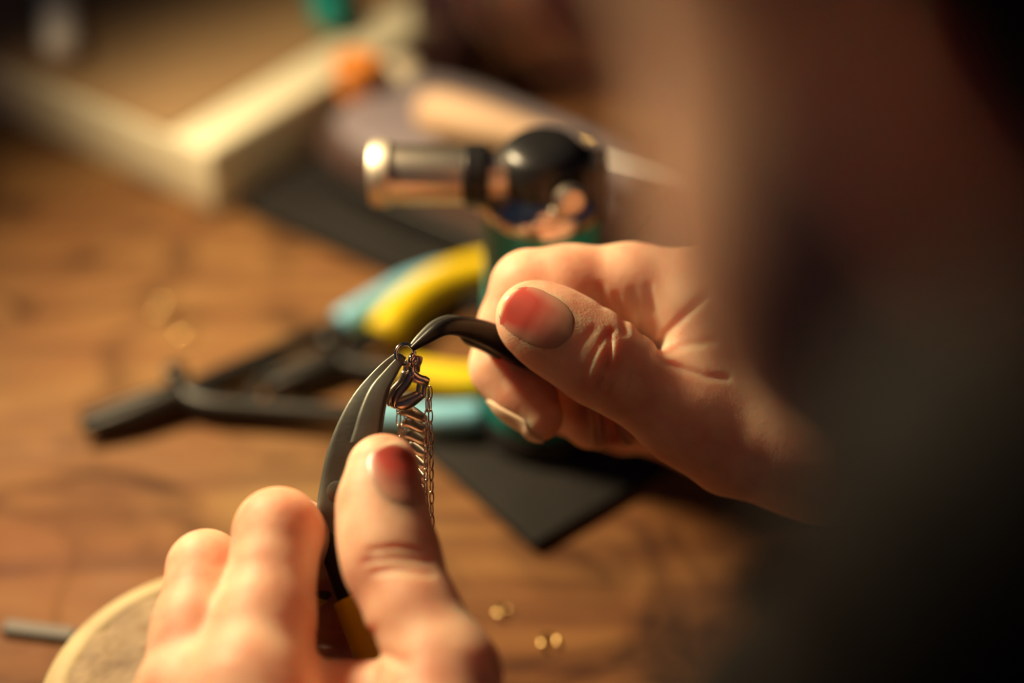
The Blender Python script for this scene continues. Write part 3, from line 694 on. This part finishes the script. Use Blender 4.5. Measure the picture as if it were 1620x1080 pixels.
# fingernails: plates laid on the finger's own surface
def nail(f, c, axis, n, hl_, hw_, ext=0.12, m='nail', lift=0.2):
    a = norm(axis); n = norm(np.asarray(n, float) - a * (np.asarray(n, float) @ a)); s = np.cross(a, n)
    nu, nv = 17, 21; U, Vv = np.meshgrid(np.linspace(-1, 1, nu), np.linspace(-1, 1, nv), indexing='ij'); U = U.ravel(); Vv = Vv.ravel()
    wv = np.where(Vv < 0, np.sqrt(np.clip(1 - (np.abs(Vv) ** 2.6) * 0.75, 0, 1)), np.sqrt(np.clip(1 - (np.abs(Vv) ** 3.0) * 0.68, 0, 1)))
    bow = 1 - np.where(Vv > 0, 0.30, 0.14) * U * U
    base = np.asarray(c) + np.outer(Vv * hl_ * bow, a) + np.outer(U * hw_ * wv, s)
    t = np.full(len(U), 14.0)
    for _ in range(60): t -= 0.8 * f((base + t[:, None] * n).astype(np.float32))
    T = t.reshape(nu, nv)
    i0 = int(nv * 0.62); sl = (T[:, i0] - T[:, i0 - 6]) / 6
    for j in range(i0 + 1, nv): T[:, j] = np.maximum(T[:, j], T[:, i0] + sl * (j - i0) * 1.25 - 0.006 * (j - i0) ** 2)
    edge = np.maximum(np.abs(U), -Vv).reshape(nu, nv)
    T = T + lift * np.clip(1.0 - edge ** 6 * 1.5, -0.6, 1)
    pts = base + T.ravel()[:, None] * n
    fc = [(i * nv + j, (i + 1) * nv + j, (i + 1) * nv + j + 1, i * nv + j + 1) for i in range(nu - 1) for j in range(nv - 1)]
    o = mesh('fingernail', cam2world(pts), fc, M[m], person)
    at = o.data.attributes.new('bed', 'FLOAT', 'POINT')
    fac = np.clip((Vv + 1) / 2, 0, 1) * np.clip(1 - np.maximum(np.abs(U) - 0.45, 0) * 1.5 * (Vv < 0.8), 0, 1)
    at.data.foreach_set('value', fac.astype(np.float32))
    md = o.modifiers.new('thickness', 'SOLIDIFY'); md.thickness = 0.00045; md.offset = -1
    return o
nail(fR, C(841, 500, 374), C(800, 475, 372) - C(905, 545, 379), (-0.22, 0.25, -1.0), 8.0, 7.0, 0.05)
nail(fR, C(828, 658, 392), C(858, 700, 392) - C(805, 605, 396), (-0.80, -0.58, 0.15), 8.2, 4.0, 0.45, 'nail_tip')
nail(fR, C(968, 690, 399), C(990, 672, 399) - C(935, 668, 404), (0.0, -0.9, 0.5), 5.0, 4.6)
nail(fL, C(622, 756, 346), C(608, 705, 350) - C(606, 800, 346), (0.55, 0.12, -0.85), 8.2, 7.2, 0.05)
nail(fL, C(622, 940, 384), C(640, 948, 378) - C(590, 925, 384), (0.1, 0.5, 0.85), 5.5, 5.0)

# clothes, hair, eyes
JK = np.stack([hl, hf, hu])
def fJacket(pw):
    a = smin(torso_parts(pw, 9), arm_parts(pw, 7), 25)
    a = smin(a, cap(pw, HW(0, -30, -70), NECK + np.array([0, -10, -20]), 66, 74), 30)
    a = a + 1.6 * np.sin(pw[:, 0] * 0.05 + 3 * np.sin(pw[:, 2] * 0.03)) * np.sin(pw[:, 2] * 0.07 + pw[:, 1] * 0.05)
    q = head_local(pw); cl = q[:, 2] + 68 + np.maximum(q[:, 1], 0) * 0.6 - np.maximum(-q[:, 1] - 20, 0) * 0.5 - 3 * np.sin(q[:, 0] * .08)
    a = np.maximum(a, np.where(np.linalg.norm(q - np.array([0, 0, -30], np.float32), axis=1) < 150, cl, -1e3))
    for wpt, el in ((wrL, ELL), (wrR, ELR)):
        n = norm(wpt - el).astype(np.float32); t = (pw - wpt.astype(np.float32)) @ n
        a = np.maximum(a, np.where(np.linalg.norm(pw - wpt.astype(np.float32), axis=1) < 110, t - 6, -1e3))
    return np.maximum(a, -250 - pw[:, 2])
vJ, fJ = polygonize(fJacket, (-200, -250, -260), (460, 330, 330), 5.0)
mesh('jacket', vJ / 1000, fJ, M['navy'], person)
def fHair(pw):
    q = head_local(pw)
    a = ell(q, (0, -18, 42), (86, 100, 86))
    a = smin(a, ell(q, (0, -30, -30), (87, 66, 64)), 30)
    a = smin(a, ell(q, (0, -112, 0), (36, 30, 36)), 8)
    face = q[:, 1] - 9 - np.maximum(q[:, 2] - 40, 0) * 0.9 + np.maximum(-30 - q[:, 2], 0) * 0.3
    a = -smin(-a, -face, 8)
    for lk in HAIR_LOCKS: a = smin(a, chain(pw, lk, 12), 14)
    a = a + 1.4 * np.sin(q[:, 1] * 0.35 + q[:, 0] * 0.5 + 4 * np.sin(q[:, 2] * 0.05)) * np.sin(q[:, 2] * 0.2)
    return a
HAIR_LOCKS = [[(np.array([70., 82., 290.]), 22), (np.array([51., 86., 245.]), 26), (np.array([36., 88., 200.]), 27), (np.array([40., 70., 140.]), 18), (np.array([44., 64., 95.]), 6)],
              [(np.array([150., 110., 275.]), 22), (np.array([160., 95., 215.]), 26), (np.array([165., 70., 140.]), 18), (np.array([165., 64., 95.]), 6)]]
vH, fH = polygonize(fHair, HC - np.array([150, 180, 220]), HC + np.array([150, 150, 170]), 3.5)
mesh('hair', vH / 1000, fH, M['hair'], person)
for s in (-1, 1):
    c = HW(s * 31, 74, 4) / 1000
    ey = mesh('eye', *lathe([(0.0125 * math.cos(a), 0.0125 * math.sin(a)) for a in np.linspace(-1.5, 1.55, 16)], c, hf, 24), M['eyewhite'], person)
    mesh('iris', *lathe([(0.0055, 0.0112), (0.004, 0.0126), (0.001, 0.0129)], c, hf - hu * 0.12, 20), M['iris'], ey)
for s in (-1, 1):
    bp_ = []
    for t in np.linspace(0, 1, 10):
        x, z = s * (10 + 38 * t), 20 + 5 * math.sin(t * 2.6)
        yv = 120.0
        for _ in range(40): yv -= 0.8 * float(head_sdf(np.array([[x, yv, z]], np.float32))[0])
        bp_.append(HW(x, yv, z) / 1000)
    mesh('eyebrow', *tube(bp_, np.array([1.6, 2.6, 2.8, 2.8, 2.7, 2.5, 2.2, 1.9, 1.4, 0.7]) / 1000, 8, flat=0.6), M['hair'], person)
